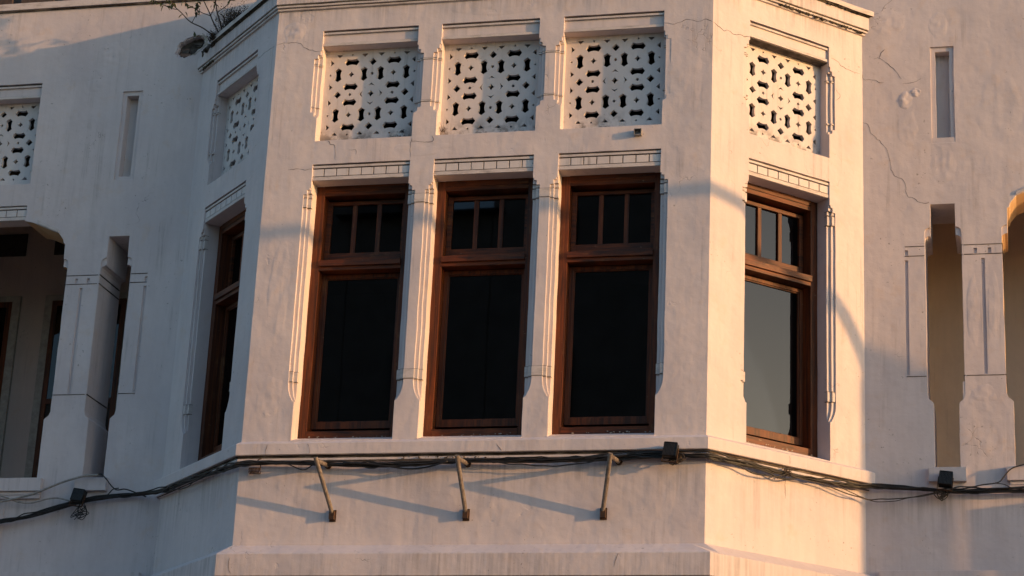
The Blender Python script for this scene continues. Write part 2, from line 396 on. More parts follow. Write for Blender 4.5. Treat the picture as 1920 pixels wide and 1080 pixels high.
def hull(bm, plan, z0, z1):       # plan polygon (x, y) extruded from z0 to z1
    lo = [bm.verts.new((x, y, z0)) for x, y in plan]; hi = [bm.verts.new((x, y, z1)) for x, y in plan]; n = len(plan)
    bm.faces.new(lo); bm.faces.new(hi[::-1])
    for i in range(n): bm.faces.new((lo[i], lo[(i+1) % n], hi[(i+1) % n], hi[i]))
def ring_mesh(s, z0, z1, o, i, mt='strip'):
    bm = B(); hull(bm, [(s*x, y) for x, y in ((HO-.004, .07), (HO-.004, i), (HO+.034, i), (HO+.034, o), (HO+.073, o), (HO+.073, .07))], z0, z1)
    return mesh_of('shaft_ring' if mt == 'strip' else 'dark_line', bm, M[mt])  # thin darker lines along the ring and band edges
bm = B(); v_ = [bm.verts.new(p) for p in ((-.475, -.004, .082), (.475, -.004, .082), (.475, .18, .150), (-.475, .18, .150), (-.475, -.004, .05), (.475, -.004, .05), (.475, .18, .05), (-.475, .18, .05))]
for f in ((0, 1, 2, 3), (4, 5, 1, 0), (5, 6, 2, 1), (6, 7, 3, 2), (7, 4, 0, 3), (7, 6, 5, 4)): bm.faces.new([v_[i] for i in f])
SW = mesh_of('window_sill', bm, M['plaster'])
for pl, c in SITES: place('window_sill', SW, pl, (c, 0, 0))
RM = {s: [ring_mesh(s, .640, .728, .007, .030), ring_mesh(s, 2.325, 2.41, .007, .030), ring_mesh(s, 2.425, 2.455, .012, .034), ring_mesh(s, 3.333, 3.345, .010, .030), ring_mesh(s, 3.765, 3.777, .010, .030)]+[ring_mesh(s, z_, z_+.006, .009, .032, 'joint') for z_ in (.634, .728, 2.319, 2.41, 2.455, 3.777)] for s in (-1, 1)}
PB = []
for z0, z1, y in ((.643, .725, -.006), (2.328, 2.407, -.006), (3.333, 3.343, -.004), (3.765, 3.775, -.004)):
    bm = B(); box(bm, -.05, .05, y, .03, z0, z1); PB.append(mesh_of('pier_band', bm, M['strip']))
    for z_ in (z0-.005, z1):
        bm = B(); box(bm, -.05, .05, y+.002, .03, z_, z_+.005); PB.append(mesh_of('dark_line', bm, M['joint']))
for pl, c in SITES:
    lintel(pl, c); lintel(pl, c, 0, True)
    for s in (-1, 1):
        for me in RM[s]: place(me.name.split('.')[0], me, pl, (c, 0, 0))
for c in (-.58, .592):
    for me in PB: place(me.name.split('.')[0], me, 'F', (c, 0, 0))
bm = B(); prism(bm, resample([(-.47, 3.957), (.47, 3.957), (.47, 3.966), (-.47, 3.966)], .04, .004, 7.), .032, .134); place('soffit_scar', mesh_of('soffit_scar', bm, M['broken']), 'R', (CS, 0, 0))
# ------------------------------------------------------------------ pierced grilles
def arc(cx, cz, r, a0, a1, n):
    return [(cx+r*math.cos(math.radians(a0+(a1-a0)*i/n)), cz+r*math.sin(math.radians(a0+(a1-a0)*i/n))) for i in range(n+1)]
def bow(cx, cz, vert):
    p = [(-.073, 0), (-.047, -.036), (-.026, -.028), (0, -.0245), (.026, -.028), (.047, -.036), (.073, 0), (.047, .036), (.026, .028), (0, .0245), (-.026, .028), (-.047, .036)]
    return [(cx+(z if vert else x), cz+(x if vert else z)) for x, z in p]
def dia(cx, cz, r, k=1.): return [(cx-r, cz), (cx-r*.5*k, cz-r*.5*k), (cx, cz-r), (cx+r*.5*k, cz-r*.5*k), (cx+r, cz), (cx+r*.5*k, cz+r*.5*k), (cx, cz+r), (cx-r*.5*k, cz+r*.5*k)]
def grille_mesh(sd=0):
    H = []; st = .2085; cz = 3.505
    for sx in (-1, 1):
        for sz in (-1, 1):
            x, z = sx*st, cz+sz*st
            H += [bow(x, z+.127, 0), bow(x, z-.127, 0), bow(x+.127, z, 1), bow(x-.127, z, 1), dia(x, z, .031, .74)]
    H.append(dia(0, cz, .034, .74))
    for sx, sz in ((1, 0), (-1, 0), (0, 1), (0, -1)):
        H.append(dia(sx*.333, cz+sz*.333, .038, 1.))
        H.append(arc(sx*st, cz+sz*st, .0145, 0, 315, 7))
        # crescents round the centre flower
        if sx: H.append([(sx*.082, cz+.034), (sx*.113, cz), (sx*.082, cz-.034), (sx*.095, cz)])
        else: H.append([(.034, cz+sz*.082), (0, cz+sz*.113), (-.034, cz+sz*.082), (0, cz+sz*.095)])
    for sx in (-1, 1):
        for q in (-.333, -.082, .082, .333):
            H.append([(sx*.420, cz+q+.030), (sx*.420, cz+q-.030), (sx*.386, cz+q)])
            H.append([(q-.031, cz+sx*.418), (q+.031, cz+sx*.418), (q, cz+sx*.386)])
        for q in (-st, st):
            H.append(arc(sx*.414, cz+q, .010, 0, 300, 5)); H.append(arc(q, cz+sx*.412, .010, 0, 300, 5))
    H = [resample(h, .03, .0034, 4.+i*.37+sd*7.7) for i, h in enumerate(H)]
    bm = B(); y0, y1 = .135, .172
    slab(bm, [(-.485, GB-.02), (.485, GB-.02), (.485, 4.0), (-.485, 4.0)], H, y0, y1, back=False)
    return mesh_of('lattice_grille', bm, M['smooth'])
GM = grille_mesh()
for i, (pl, c) in enumerate(SITES): place('lattice_grille', grille_mesh(i+1), pl, (c, 0, 0))
# ------------------------------------------------------------------ swept mouldings round the bay
def ring_pts(n):
    k = math.tan(math.pi/8)*n; xe = XW+math.sqrt(2)*n
    return [(-xe, YW), (-HW-k, -n), (HW+k, -n), (xe, YW)]
def sweep(bm, prof, mis=None, trimL=0., amp=.0025, ext=.0):
    cols = []
    for n, z in prof:
        p = ring_pts(n); line = []
        if trimL: a = Vector(p[0]); b = Vector(p[1]); p = [tuple(a.lerp(b, trimL/ (b-a).length))]+p[1:]
        for i in range(3):
            a = Vector(p[i]); b = Vector(p[i+1]); m = max(1, int((b-a).length/.11))
            for j in range(m): line.append(a.lerp(b, j/m))
        line.append(Vector(p[3])); cols.append([(q, z) for q in line])
    N = min(len(c) for c in cols); grid = []
    for c in cols:
        g = []
        for i in range(N):
            q, z = c[int(round(i*(len(c)-1)/(N-1)))] if len(c) != N else c[i]
            w = noise.noise(Vector((q.x*5, q.y*5, z*9)))*amp
            g.append(bm.verts.new((q.x, q.y, z+w)))
        grid.append(g)
    for k in range(len(grid)-1):
        for i in range(N-1):
            bm.faces.new((grid[k][i], grid[k][i+1], grid[k+1][i+1], grid[k+1][i])).material_index = (mis[k] if mis else 0)
    return grid
bm = B(); sweep(bm, [(-.06, .085), (.0, .076), (.055, .046), (.060, .040), (.060, -.058), (.055, -.063), (.028, -.064), (.024, -.070), (.024, -.088), (.034, -.090), (.034, -.110), (.022, -.112), (.022, -.124), (-.01, -.128)],
                [0, 0, 0, 0, 0, 0, 1, 1, 1, 0, 0, 1, 0]); part('sill_moulding', bm, [M['plaster'], M['grime']])
bm = B(); sweep(bm, [(-.01, -.868), (.005, -.872), (.172, -.975), (.18, -.985), (.18, -1.175), (.17, -1.18), (.10, -1.185), (.10, -6.27)], [0, 0, 0, 0, 0, 1, 0]); part('plinth_moulding', bm, [M['plinth'], M['grime']])
bm = B(); sweep(bm, [(-.01, 4.344), (.020, 4.349), (.022, 4.366), (.018, 4.3665), (.018, 4.373), (.036, 4.375), (.038, 4.392), (.040, 4.3925), (.040, 4.404), (.046, 4.407)],
                [0, 0, 1, 1, 0, 0, 1, 1, 0]); part('cornice_band', bm, [M['strip'], M['grime2']])
bm = B(); sweep(bm, [(.04, 4.404), (.047, 4.407), (.047, 4.532), (.040, 4.534)]); part('cornice_fascia', bm, M['plaster'])
bm = B(); sweep(bm, [(.03, 4.533), (.050, 4.535), (.056, 4.546), (.080, 4.549), (.082, 4.596), (.075, 4.602), (-.30, 4.615)], [1, 1, 1, 0, 0, 0], trimL=.40, amp=.005); part('cornice_cap', bm, [M['strip'], M['grime2']])
# hipped roof slab of the bay (its hip throws the slanting shadow on the wall behind)
bm = B()
rp = [(-3.25, 1.26, 4.60), (-2.05, .06, 4.60), (2.05, .06, 4.60), (3.25, 1.26, 4.60), (-2.0, .05, 5.0), (2.0, .05, 5.0), (-1.6, 1.26, 5.35), (1.6, 1.26, 5.35), (-3.2, 1.26, 4.62), (3.2, 1.26, 4.62)]
v = [bm.verts.new(p) for p in rp]
for f in ((1, 2, 5, 4), (4, 5, 7, 6), (0, 1, 4, 8), (8, 4, 6), (2, 3, 9, 5), (5, 9, 7)): bm.faces.new([v[i] for i in f])
part('bay_roof', bm, M['roof'])
# ------------------------------------------------------------------ side walls with niche and arch (drawn for the right, mirrored for the left)
AC = 2.25
def arch_loop(deep):
    q = .03 if deep else 0
    right = [(.94, .085), (.94, .685), (.955, .70), (.985, .725), (1.0, .765), (1.0, 2.335-q*2.6), (.993, 2.352-q*2.6), (.97, 2.364-q*2.6), (.948, 2.366-q*2.6), (.945, 2.53), (.925, 2.545), (.918, 2.58), (.86, 2.65), (.70, 2.72), (.56, 2.783), (.47, 2.80), (.47, 2.97)]
    return [(AC+x, z) for x, z in right]+[(AC-x, z) for x, z in reversed(right)]
def niche_loop(deep):
    q = .03 if deep else 0
    c = .723
    right = [(.111, .085), (.111, .68), (.125, .695), (.152, .72), (.165, .765), (.165, 2.318-q*2.6), (.158, 2.345-q*2.6), (.135, 2.362-q*2.6), (.113, 2.365-q*2.6), (.110, 2.595)]
    return [(c+x, z) for x, z in right]+[(c-x, z) for x, z in reversed(right)]
def rect(x0, x1, z0, z1): return [(x0, z0), (x1, z0), (x1, z1), (x0, z1)]
SLIT = rect(.640, .853, 3.207, 4.195); SLITI = rect(.684, .812, 3.25, 4.147)
def mx(loop, s): return [(p[0]*s, p[1]) for p in loop]
GR = [rect(1.060, 1.092, .948, 2.05), rect(.993, 1.024, 2.10, 2.15), rect(1.12, 1.151, 2.10, 2.15), rect(.372, .402, .948, 2.05), rect(.372, .402, 2.10, 2.15)]
def side_wall(pl, s):
    zt = 5.185 if s < 0 else 8.2; vmax = 9.5 if s < 0 else 7.6
    if s < 0: outer = [(0, ZLOW), (vmax, ZLOW), (vmax, zt), (-3.36, zt), (-3.36, 4.45), (0, 4.45)]
    else: outer = [(0, ZLOW), (vmax, ZLOW), (vmax, zt), (-3.35, zt), (-3.35, 4.45), (0, 4.45)]
    bm = B(); st = 2.0
    arch2 = [(x+4.05, z) for x, z in arch_loop(0)]; arch2d = [(x+4.05, z) for x, z in arch_loop(1)]
    gro = rect(AC-.47, AC+.47, 3.211, 4.345)
    hole = []
    for i in range(46):
        t = i/46*6.2832; q = 1+.16*noise.noise(Vector((math.cos(t)*2.3, math.sin(t)*2.3, 4.4)))+.12*noise.noise(Vector((math.cos(t)*7, math.sin(t)*7, 1.7)))
        hx, hz = .18*math.cos(t)*q, .098*math.sin(t)*q; hole.append((.172+hx*.87+hz*.49, 4.662-hx*.49+hz*.87))
    hs = [resample(niche_loop(0), .07, .003, st), resample(arch_loop(0), .08, .004, st+1), resample(arch2, .1, .003, st), resample(SLIT, .09, .004, st+2), resample(gro, .09, .003, st+3)]+[resample(g, .12, .0015, st+4) for g in GR]
    hd = [resample(niche_loop(1), .07, .003, st), resample(arch_loop(1), .08, .004, st+1), resample(arch2d, .1, .003, st), resample(SLITI, .07, .005, st+2), resample(gro, .09, .003, st+3)]
    if s < 0: hs.append(resample(hole, .03, .008, 6.)); hd.append(resample([(.17+(x-.17)*.88, 4.655+(z-4.655)*.86) for x, z in hole], .03, .02, 9.))
    f = lambda L: [mx(h, s) for h in L]
    slab(bm, mx(resample(outer, .4, 0), s), f(hs), 0, .016); slab(bm, mx(resample(outer, .4, 0), s), f(hd), .016, .52, hmi={1: 1, 2: 1})
    w = part('side_wall', bm, [M['plaster'], M['ochre']], pl)
    if s > 0:
        bm = B(); box(bm, 7.56, 7.6, .001, .53, ZLOW, 8.2); part('end_wall', bm, M['plaster'], pl)
    # back of the blind slit
    bm = B(); box(bm, *sorted((s*.66, s*.84)), .115, .15, 3.22, 4.17); part('slit_back', bm, M['smooth'], pl)
    # raised panels on the flanks of the column and the lines of the capitals
    for z in (2.181, 2.088, .931):
        for x0, x1 in ((.906, 1.238), (.375, .552)):
            bm = B(); box(bm, *sorted((s*x0, s*x1)), -.0035, .012, z, z+.007); part('capital_line', bm, M['grime'], pl)
        for xs in (.889, 1.2485):
            bm = B(); box(bm, *sorted((s*(xs-.0075), s*(xs+.0075))), .0, .50, z, z+.010); part('capital_line', bm, M['grime'], pl)
    place('lattice_grille', GM, pl, (s*AC, 0, .228)); lintel(pl, s*AC, .222, True); lintel(pl, s*AC, .228)
    # slanted hood strip on the arch shoulder
    for q in (-1, 1):
        bm = B(); P0 = (AC+q*.615, 2.768); P1 = (AC+q*.86, 2.657)
        prism(bm, [(s*P0[0], P0[1]), (s*P1[0], P1[1]), (s*(P1[0]), P1[1]+.028), (s*P0[0], P0[1]+.028)], -.012, .02); part('hood_strip', bm, M['strip'], pl)
    # small sills
    bm = B(); box(bm, *sorted((s*.556, s*.884)), -.05, .30, -.05, .078); part('niche_sill', bm, M['plaster'], pl)
    for q, (x0, x1, n, z0, z1) in enumerate(((1.235, 3.27, -.06, -.05, .08), (1.26, 3.25, -.035, -.085, -.051), (1.25, 3.26, -.028, -.12, -.086))):
        bm = B(); box(bm, *sorted((s*x0, s*x1)), n, .30, z0, z1); part('arch_sill' if q == 0 else 'sill_band', bm, M['plaster'], pl)
    # flat panel frame under the arch and base ledge
    bm = B(); box(bm, *sorted((s*1.615, s*2.9)), -.012, .02, -.80, -.215); part('apron_panel', bm, M['plaster'], pl)
    bm = B(); box(bm, *sorted((s*.12, s*7.5)), -.05, .1, -1.2, -.85); part('base_ledge', bm, M['plaster'], pl)
    # loggia room
    bm = B(); D = 1.75
    a, b = sorted((s*.10, s*(9.4 if s < 0 else 7.6)))
    box(bm, a, b, D, D+.2, -.5, 3.6); box(bm, a, b, .53, D+.2, -.6, -.4)
    box(bm, *sorted((s*.02, s*.10)), .53, D, -.5, 3.6); box(bm, *(sorted((s*9.4, s*9.5)) if s < 0 else (7.5, 7.6)), .53, D, -.5 if s < 0 else 2.65, 3.6)  # right end opening added so sun enters and bounces into the niche
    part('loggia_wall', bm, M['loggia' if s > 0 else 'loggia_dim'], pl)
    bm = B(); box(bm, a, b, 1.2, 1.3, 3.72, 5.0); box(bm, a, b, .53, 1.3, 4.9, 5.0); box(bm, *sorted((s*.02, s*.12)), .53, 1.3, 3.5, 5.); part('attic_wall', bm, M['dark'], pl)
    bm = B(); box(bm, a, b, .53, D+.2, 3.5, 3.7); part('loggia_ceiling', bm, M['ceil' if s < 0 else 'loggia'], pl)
    if s < 0:
        for x0, x1 in ((1.25, 2.30), (2.60, 3.6)):
            bm = B(); X0, X1 = -x1, -x0
            box(bm, X0, X0+.09, D-.04, D+.03, -.4, 2.60); box(bm, X1-.09, X1, D-.04, D+.03, -.4, 2.60); box(bm, X0+.09, X1-.09, D-.039, D+.03, 2.53, 2.60)
            dr = part('door', bm, M['rim'], pl)
            bm = B(); box(bm, X0+.09, X1-.09, D-.03, D-.005, -.4, 2.53); obj('door_leaf', bm, M['dark'], dr)
            bm = B()
            for xx in (X0+.09, X1-.15): box(bm, xx, xx+.06, D-.045, D-.031, -.4, 2.53)
            box(bm, X0+.15, X1-.15, D-.045, D-.031, 1.35, 1.41); box(bm, X0+.15, X1-.15, D-.045, D-.031, 2.47, 2.53); obj('door_rail', bm, M['wood_v'], dr)
            bm = B(); box(bm, X0+.15, X1-.15, D-.038, D-.034, 1.41, 2.47); obj('pane', bm, M['glass'], dr)
            bm = B(); box(bm, X0+.02, X1-.02, D-.012, D+.03, 3.08, 3.34); part('vent', bm, M['dark'], pl)
for pl, s in (('WR', 1), ('WL', -1)): side_wall(pl, s)
# bay interior
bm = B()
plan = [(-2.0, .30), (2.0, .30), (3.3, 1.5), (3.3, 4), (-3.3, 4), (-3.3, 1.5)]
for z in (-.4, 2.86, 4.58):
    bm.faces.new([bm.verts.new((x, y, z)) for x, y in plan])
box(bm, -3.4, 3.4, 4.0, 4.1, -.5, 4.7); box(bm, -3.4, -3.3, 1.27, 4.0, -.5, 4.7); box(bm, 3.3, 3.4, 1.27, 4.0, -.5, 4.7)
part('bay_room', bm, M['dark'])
# ------------------------------------------------------------------ parapet and tiles over the left wall
bm = B(); box(bm, -9.4, 3.3, -.035, .25, 5.20, 5.275); part('parapet_coping', bm, M['strip'], 'WL')
bm = B(); box(bm, -9.4, 3.3, -.02, .25, 5.186, 5.1995); part('drip_line', bm, M['grime'], 'WL')
bm = B(); box(bm, -.19, .19, -.01, .22, 0, .40)
vv = [v_ for v_ in bm.verts if v_.co.z > .2]
for v_ in vv: v_.co.x *= .72
TM = mesh_of('merlon', bm, M['tile'])
for i in range(22): place('merlon', TM, 'WL', (-9.05+.472*i+.015, 0, 5.2755))
# broken corner in the left wall
bm = B(); box(bm, -.40, .06, .075, .12, 4.45, 4.85); part('cavity_back', bm, M['broken'], 'WL')
random.seed(3)
for i in range(9):
    bm = B(); x = -.30+random.random()*.24; z = 4.58+random.random()*.14; w = .03+random.random()*.03
    box(bm, x-w, x+w, .045+random.random()*.02, .08, z-.018, z+.018)
    for v_ in bm.verts: v_.co += Vector((random.uniform(-.008, .008), random.uniform(-.006, .006), random.uniform(-.006, .006)))
    part('brick', bm, M['broken'] if i % 3 else M['brick'], 'WL')
bm = B(); lo, hi = [], []
for i in range(30):
    t = (285-i*5.5)/57.3; q = 1+.12*noise.noise(Vector((i*.7, 3, 1)))
    for L, k_ in ((lo, 1.02), (hi, 1.24+.18*noise.noise(Vector((i*.45, 8, 2)))-.2*abs(i-14)/15)):
        hx, hz = .18*math.cos(t)*q*k_, .098*math.sin(t)*q*k_; L.append((-(.172+hx*.87+hz*.49), 4.662-hx*.49+hz*.87))
prism(bm, lo+hi[::-1], -.003, .012); part('broken_render', bm, M['rim'], 'WL')
for i in range(26):
    bm = B(); t = 1.30+random.random()*.42; p = wp('L', t, 4.53+random.random()*.07-(t-1.3)*.05, .02+random.random()*.05); q = .012+random.random()*.022
    bmesh.ops.create_icosphere(bm, subdivisions=1, radius=q)
    for v_ in bm.verts: v_.co = v_.co*random.uniform(.7, 1.25)+p
    part('rubble', bm, M['grime2'] if i % 3 else M['broken'])
# ------------------------------------------------------------------ cracks (open, dirty splits drawn as thin slivers standing on the plaster)
CR = [('L', 0, [(0.405, 4.009), (0.217, 4.013), (0.03, 4.004)]), ('F', 0, [(-2.098, 4.004), (-2.04, 4.017), (-1.938, 4.017), (-1.845, 3.994), (-1.793, 3.941), (-1.635, 3.897)]),
('F', 0, [(1.642, 3.999), (1.731, 3.977), (1.795, 3.989), (1.868, 4.017), (1.967, 3.989), (2.041, 4.006), (2.098, 3.98)]), ('R', 0, [(0.0, 3.98), (0.08, 3.939), (0.129, 3.921), (0.171, 3.939), (0.258, 3.916), (0.294, 3.938), (0.356, 3.934), (0.427, 3.947)]),
('R', 0, [(1.384, 4.013), (1.468, 3.998), (1.547, 3.954), (1.744, 3.943)]), ('WR', 0, [(0.0, 3.947), (0.016, 3.895), (0.116, 3.884), (0.156, 3.854), (0.201, 3.857)]),
('WR', 0, [(0.108, 4.102), (0.168, 4.104), (0.248, 4.038), (0.322, 3.955), (0.346, 3.904), (0.366, 3.881)]), ('WR', 0, [(0.375, 3.836), (0.465, 3.836), (0.525, 3.861), (0.55, 3.876)]), ('WR', 0, [(0.158, 4.093), (0.179, 4.159), (0.22, 4.201)]),
('WR', 0, [(0.0, 3.45), (0.042, 3.431), (0.071, 3.353), (0.12, 3.29), (0.17, 3.239), (0.228, 3.149), (0.242, 3.084), (0.261, 3.002), (0.26, 2.959), (0.294, 2.893), (0.362, 2.857), (0.391, 2.781), (0.395, 2.717), (0.419, 2.679), (0.472, 2.655), (0.52, 2.616), (0.603, 2.612)]),
('WR', 0, [(0.122, 4.568), (0.188, 4.598), (0.225, 4.663), (0.301, 4.715)]), ('F', 0, [(-1.507, 2.979), (-1.478, 2.945), (-1.435, 2.921), (-1.419, 2.781)]), ('F', 0, [(-0.690, 2.97), (-0.686, 2.938), (-0.624, 2.929), (-0.501, 2.918), (-0.49, 2.98)]),
('F', 0, [(-1.878, 2.706), (-1.799, 2.707), (-1.72, 2.693), (-1.642, 2.7)]), ('F', 0, [(-0.694, 2.977), (-0.699, 2.881), (-0.69, 2.773)]), ('R', 0, [(1.45, 3.715), (1.467, 3.683), (1.499, 3.643), (1.447, 3.579)]),
('R', 0, [(0.859, -0.14), (0.86, -0.176), (0.866, -0.341)]), ('F', 0, [(-1.291, 2.877), (-1.228, 2.874), (-1.22, 2.825)]), ('F', .0605, [(-1.843, -0.057), (-1.843, -0.028), (-1.823, 0.031)]), ('F', .0605, [(-1.429, -0.057), (-1.429, -0.019), (-1.453, 0.035)]),
('F', .0605, [(0.32, -0.055), (0.299, -0.021), (0.268, 0.008)]), ('F', .1805, [(-2.027, -1.16), (-2.054, -1.085), (-2.046, -1.014)]), ('F', .1805, [(1.37, -1.101), (1.386, -1.024), (1.402, -0.99)]), ('R', .0605, [(.86, -.05), (.866, 0.), (.856, .035)])]
for ci, (pl, n, pts) in enumerate(CR):
    c = catmull([(a, 0, z) for a, z in pts], 7); bm = B(); rows = []
    big = len(pts) > 5
    for i, p in enumerate(c):
        p = p+Vector((noise.noise(Vector((p.x*25, p.z*25, ci))), 0, noise.noise(Vector((p.x*25+9, p.z*25, ci)))))*.010
        t = (c[min(i+1, len(c)-1)]-c[max(i-1, 0)]).normalized(); nn = Vector((-t.z, 0, t.x))
        w = (.0020 if big else .0018)*(.45+abs(noise.noise(Vector((p.x*9, p.z*9, 3.+ci))))*1.6)*min(1, .3+min(i, len(c)-1-i)*.3)
        rows.append([bm.verts.new((SG[pl]*q.x, -n-.0012-.0008*(j == 1), q.z)) for j, q in enumerate((p-nn*w, p, p+nn*w))])
    for i in range(len(rows)-1):
        for j in (0, 1): bm.faces.new((rows[i][j], rows[i+1][j], rows[i+1][j+1], rows[i][j+1]))
    part('crack', bm, M['crack'], pl)
# ------------------------------------------------------------------ pipe brackets
def bracket(xf, xt, label):
    foot = Vector((xf, 0, -.617)); tip = Vector((xt, -.30, -.165)); hit = Vector((xt+.02, 0, -.155))
    r_ = empty('pipe_bracket', (xf, 0, -.617)); prop(r_, label, 'bracket', 'bent pipe brackets under the bay windows')
    o = foot
    bm = B(); e = (tip-foot).normalized(); tube(bm, [Vector((0, -.035, .03)), tip-o+e*.012], .020, 12, caps=False)
    rng = [v_ for v_ in bm.verts]; bm.faces.new(rng[:12][::-1])
    tube(bm, [Vector((0, -.035, .03))+e*.02, tip-o+e*.010], .018, 12)
    obj('strut', bm, M['pipe'], r_, smooth=False)
    bm = B(); tube(bm, [tip-o+Vector((0, .012, -.012)), hit-o], .020, 12); obj('arm', bm, M['pipe'], r_)
    bm = B(); tube(bm, [hit-o+Vector((0, -.03, 0)), hit-o+Vector((0, .005, 0))], .031, 12); obj('socket', bm, M['rust'], r_)
    bm = B(); box(bm, -.022, .022, -.05, 0, -.03, .045); box(bm, -.03, .03, -.008, .004, -.045, .06); obj('wall_shoe', bm, M['rust'], r_)
bracket(-1.189, -1.285, 'pipe bracket leaning left, under the left window of the bay front')
bracket(.02, -.01, 'nearly upright pipe bracket under the middle window of the bay front')
bracket(1.229, 1.33, 'pipe bracket leaning right, near the small floodlight at the bay corner')
# ------------------------------------------------------------------ cables
MAIN = [('WL', 2.6, -.56), ('WL', 1.608, -.369), ('WL', 1.281, -.297), ('WL', .797, -.165), ('WL', .45, -.125), ('WL', .2, -.105), ('L', 1.50, -.10), ('L', 1.252, -.105), ('L', .9, -.12), ('L', .524, -.135), ('L', .03, -.158),
        ('F', -2.04, -.15), ('F', -1.72, -.145), ('F', -1.322, -.152), ('F', -.829, -.168), ('F', -.44, -.172), ('F', -.008, -.150), ('F', .61, -.148), ('F', 1.265, -.138), ('F', 1.773, -.132), ('F', 2.07, -.130),
        ('R', .04, -.130), ('R', .383, -.135), ('R', .791, -.150), ('R', 1.208, -.138), ('R', 1.6, -.115), ('WR', .10, -.105), ('WR', .549, -.136), ('WR', .826, -.148), ('WR', 1.375, -.142), ('WR', 2.6, -.16), ('WR', 5, -.2)]
def cable(name, pts, rad, mat, label, cat='cable', group=None, wob=.012, seed=1., dn=0., dz=0., phase=0., n=.055):
    P = []
    for i, q in enumerate(pts):
        nn = (q[3] if len(q) > 3 else n)
        P.append(wp(q[0], q[1], q[2]+dz+math.sin(i*1.7+phase)*.009, nn+dn+math.cos(i*1.7+phase)*.006))
    P = catmull(P, 9); base = P[len(P)//2].copy(); bm = B(); tube(bm, [p-base for p in P], rad, 7, wob=wob, seed=seed)
    o = obj(name, bm, mat, smooth=True); o.location = base; prop(o, label, cat, group); return o
G = 'black cables strung along the sill'
cable('power_cable', MAIN, .0145, M['cable'], 'thickest black cable of the bundle running right along under the bay sill', 'cable', G, .004, 1., .0, 0)
cable('power_cable', MAIN, .0105, M['cable'], 'black cable lying just above the thickest cable under the bay sill', 'cable', G, .010, 4., .014, .016, 1.)
for i in range(3):
    cable('power_cable', MAIN, .0065, M['cable'], ('lowest', 'middle', 'uppermost')[i]+' of the three thin black cables twisted into the bundle under the bay sill', 'cable', G, .022, 8.+i*3, .016+.006*i, -.008+.010*i, 2.*i)
cable('power_cable', [('F', 1.0, -.128), ('F', 1.45, -.10), ('F', 1.85, -.085), ('F', 2.07, -.080), ('R', .06, -.085), ('R', .3, -.125), ('R', .591, -.155), ('R', .767, -.185), ('R', 1.0, -.15)], .0075, M['cable'], 'black cable arching loosely round the right corner of the bay', 'cable', G, .01, 22., .02)
cable('hanging_wire', [('R', .80, -.15), ('R', .95, -.165), ('R', 1.183, -.163), ('R', 1.546, -.205), ('WR', .02, -.225), ('WR', .132, -.222), ('WR', .365, -.2), ('WR', .643, -.165), ('WR', .70, -.15)], .0055, M['cable2'], 'thin wire sagging below the cables across the right inner corner', 'wire', None, .01, 31., .03)
cable('hanging_wire', [('R', 1.3, -.14), ('R', 1.5, -.19), ('WR', .03, -.22), ('WR', .2, -.235), ('WR', .4, -.215), ('WR', .62, -.16)], .004, M['cable2'], 'lowest thin wire sagging toward the right floodlight', 'wire', None, .012, 35., .03)
cable('twisted_wire', [('WR', .74, -.13), ('WR', .80, -.122), ('WR', .9, -.11), ('WR', 1.012, -.095), ('WR', 1.149, -.078), ('WR', 1.21, -.03), ('WR', 1.29, .065), ('WR', 1.5, .10)], .006, M['cable2'], 'brown wire rising from the right floodlight over the arch sill', 'wire', None, .014, 41., .03)
cable('twisted_wire', [('WR', 1.13, -.082), ('WR', 1.2, -.10), ('WR', 1.28, -.125), ('WR', 1.4, -.14)], .004, M['cable2'], 'short wire branching down from the brown wire by the right arch sill', 'wire', None, .01, 44., .03)
cable('pale_cable', [('WL', 2.3, -.30), ('WL', 1.9, -.23), ('WL', 1.621, -.164), ('WL', 1.293, -.087), ('WL', 1.025, 0.), ('WL', .80, .068), ('WL', .70, .094), ('WL', .62, .092)], .011, M['conduit'], 'pale cable climbing across the left column foot to the niche sill', 'cable', None, .003, 51., .045)
cable('loose_wire', [('WL', .63, .092, .1), ('WL', .59, .086, .1), ('WL', .531, .045, .1), ('WL', .438, -.043, .08), ('WL', .35, -.052, .07), ('WL', .269, -.076, .06), ('WL', .128, -.114, .05)], .0065, M['cable'], 'dark wire dropping from the left niche sill to the corner', 'wire', None, .006, 55., .0)
cable('loose_wire', [('WL', .40, -.040, .08), ('WL', .47, -.055, .07), ('WL', .53, -.10, .06), ('WL', .62, -.135, .06), ('WL', .72, -.15, .06)], .0055, M['cable'], 'short dark wire curling under the left niche sill', 'wire', None, .006, 57., .0)
cable('grey_cable', [('WL', 2.3, -.05), ('WL', 1.652, -.115), ('WL', 1.45, -.16), ('WL', 1.306, -.172), ('WL', 1.15, -.15), ('WL', 1.03, -.138), ('WL', .888, -.158), ('WL', .80, -.17)], .008, M['conduit'], 'grey cable lying under the left arch sill beside the floodlight', 'cable', None, .003, 61., .03)
cable('loose_wire', [('F', -1.72, -.145), ('F', -1.62, -.165), ('F', -1.52, -.195), ('F', -1.45, -.20), ('F', -1.38, -.175), ('F', -1.30, -.15)], .005, M['cable'], 'thin wire drooping between the rusty coil and the left bracket', 'wire', None, .004, 63., .03)
cable('loose_wire', [('F', -1.1, -.15), ('F', -.8, -.18), ('F', -.55, -.205), ('F', -.35, -.195), ('F', -.15, -.155)], .008, M['cable'], 'black wire sagging below the bundle between left and middle brackets', 'wire', None, .004, 66., .03)
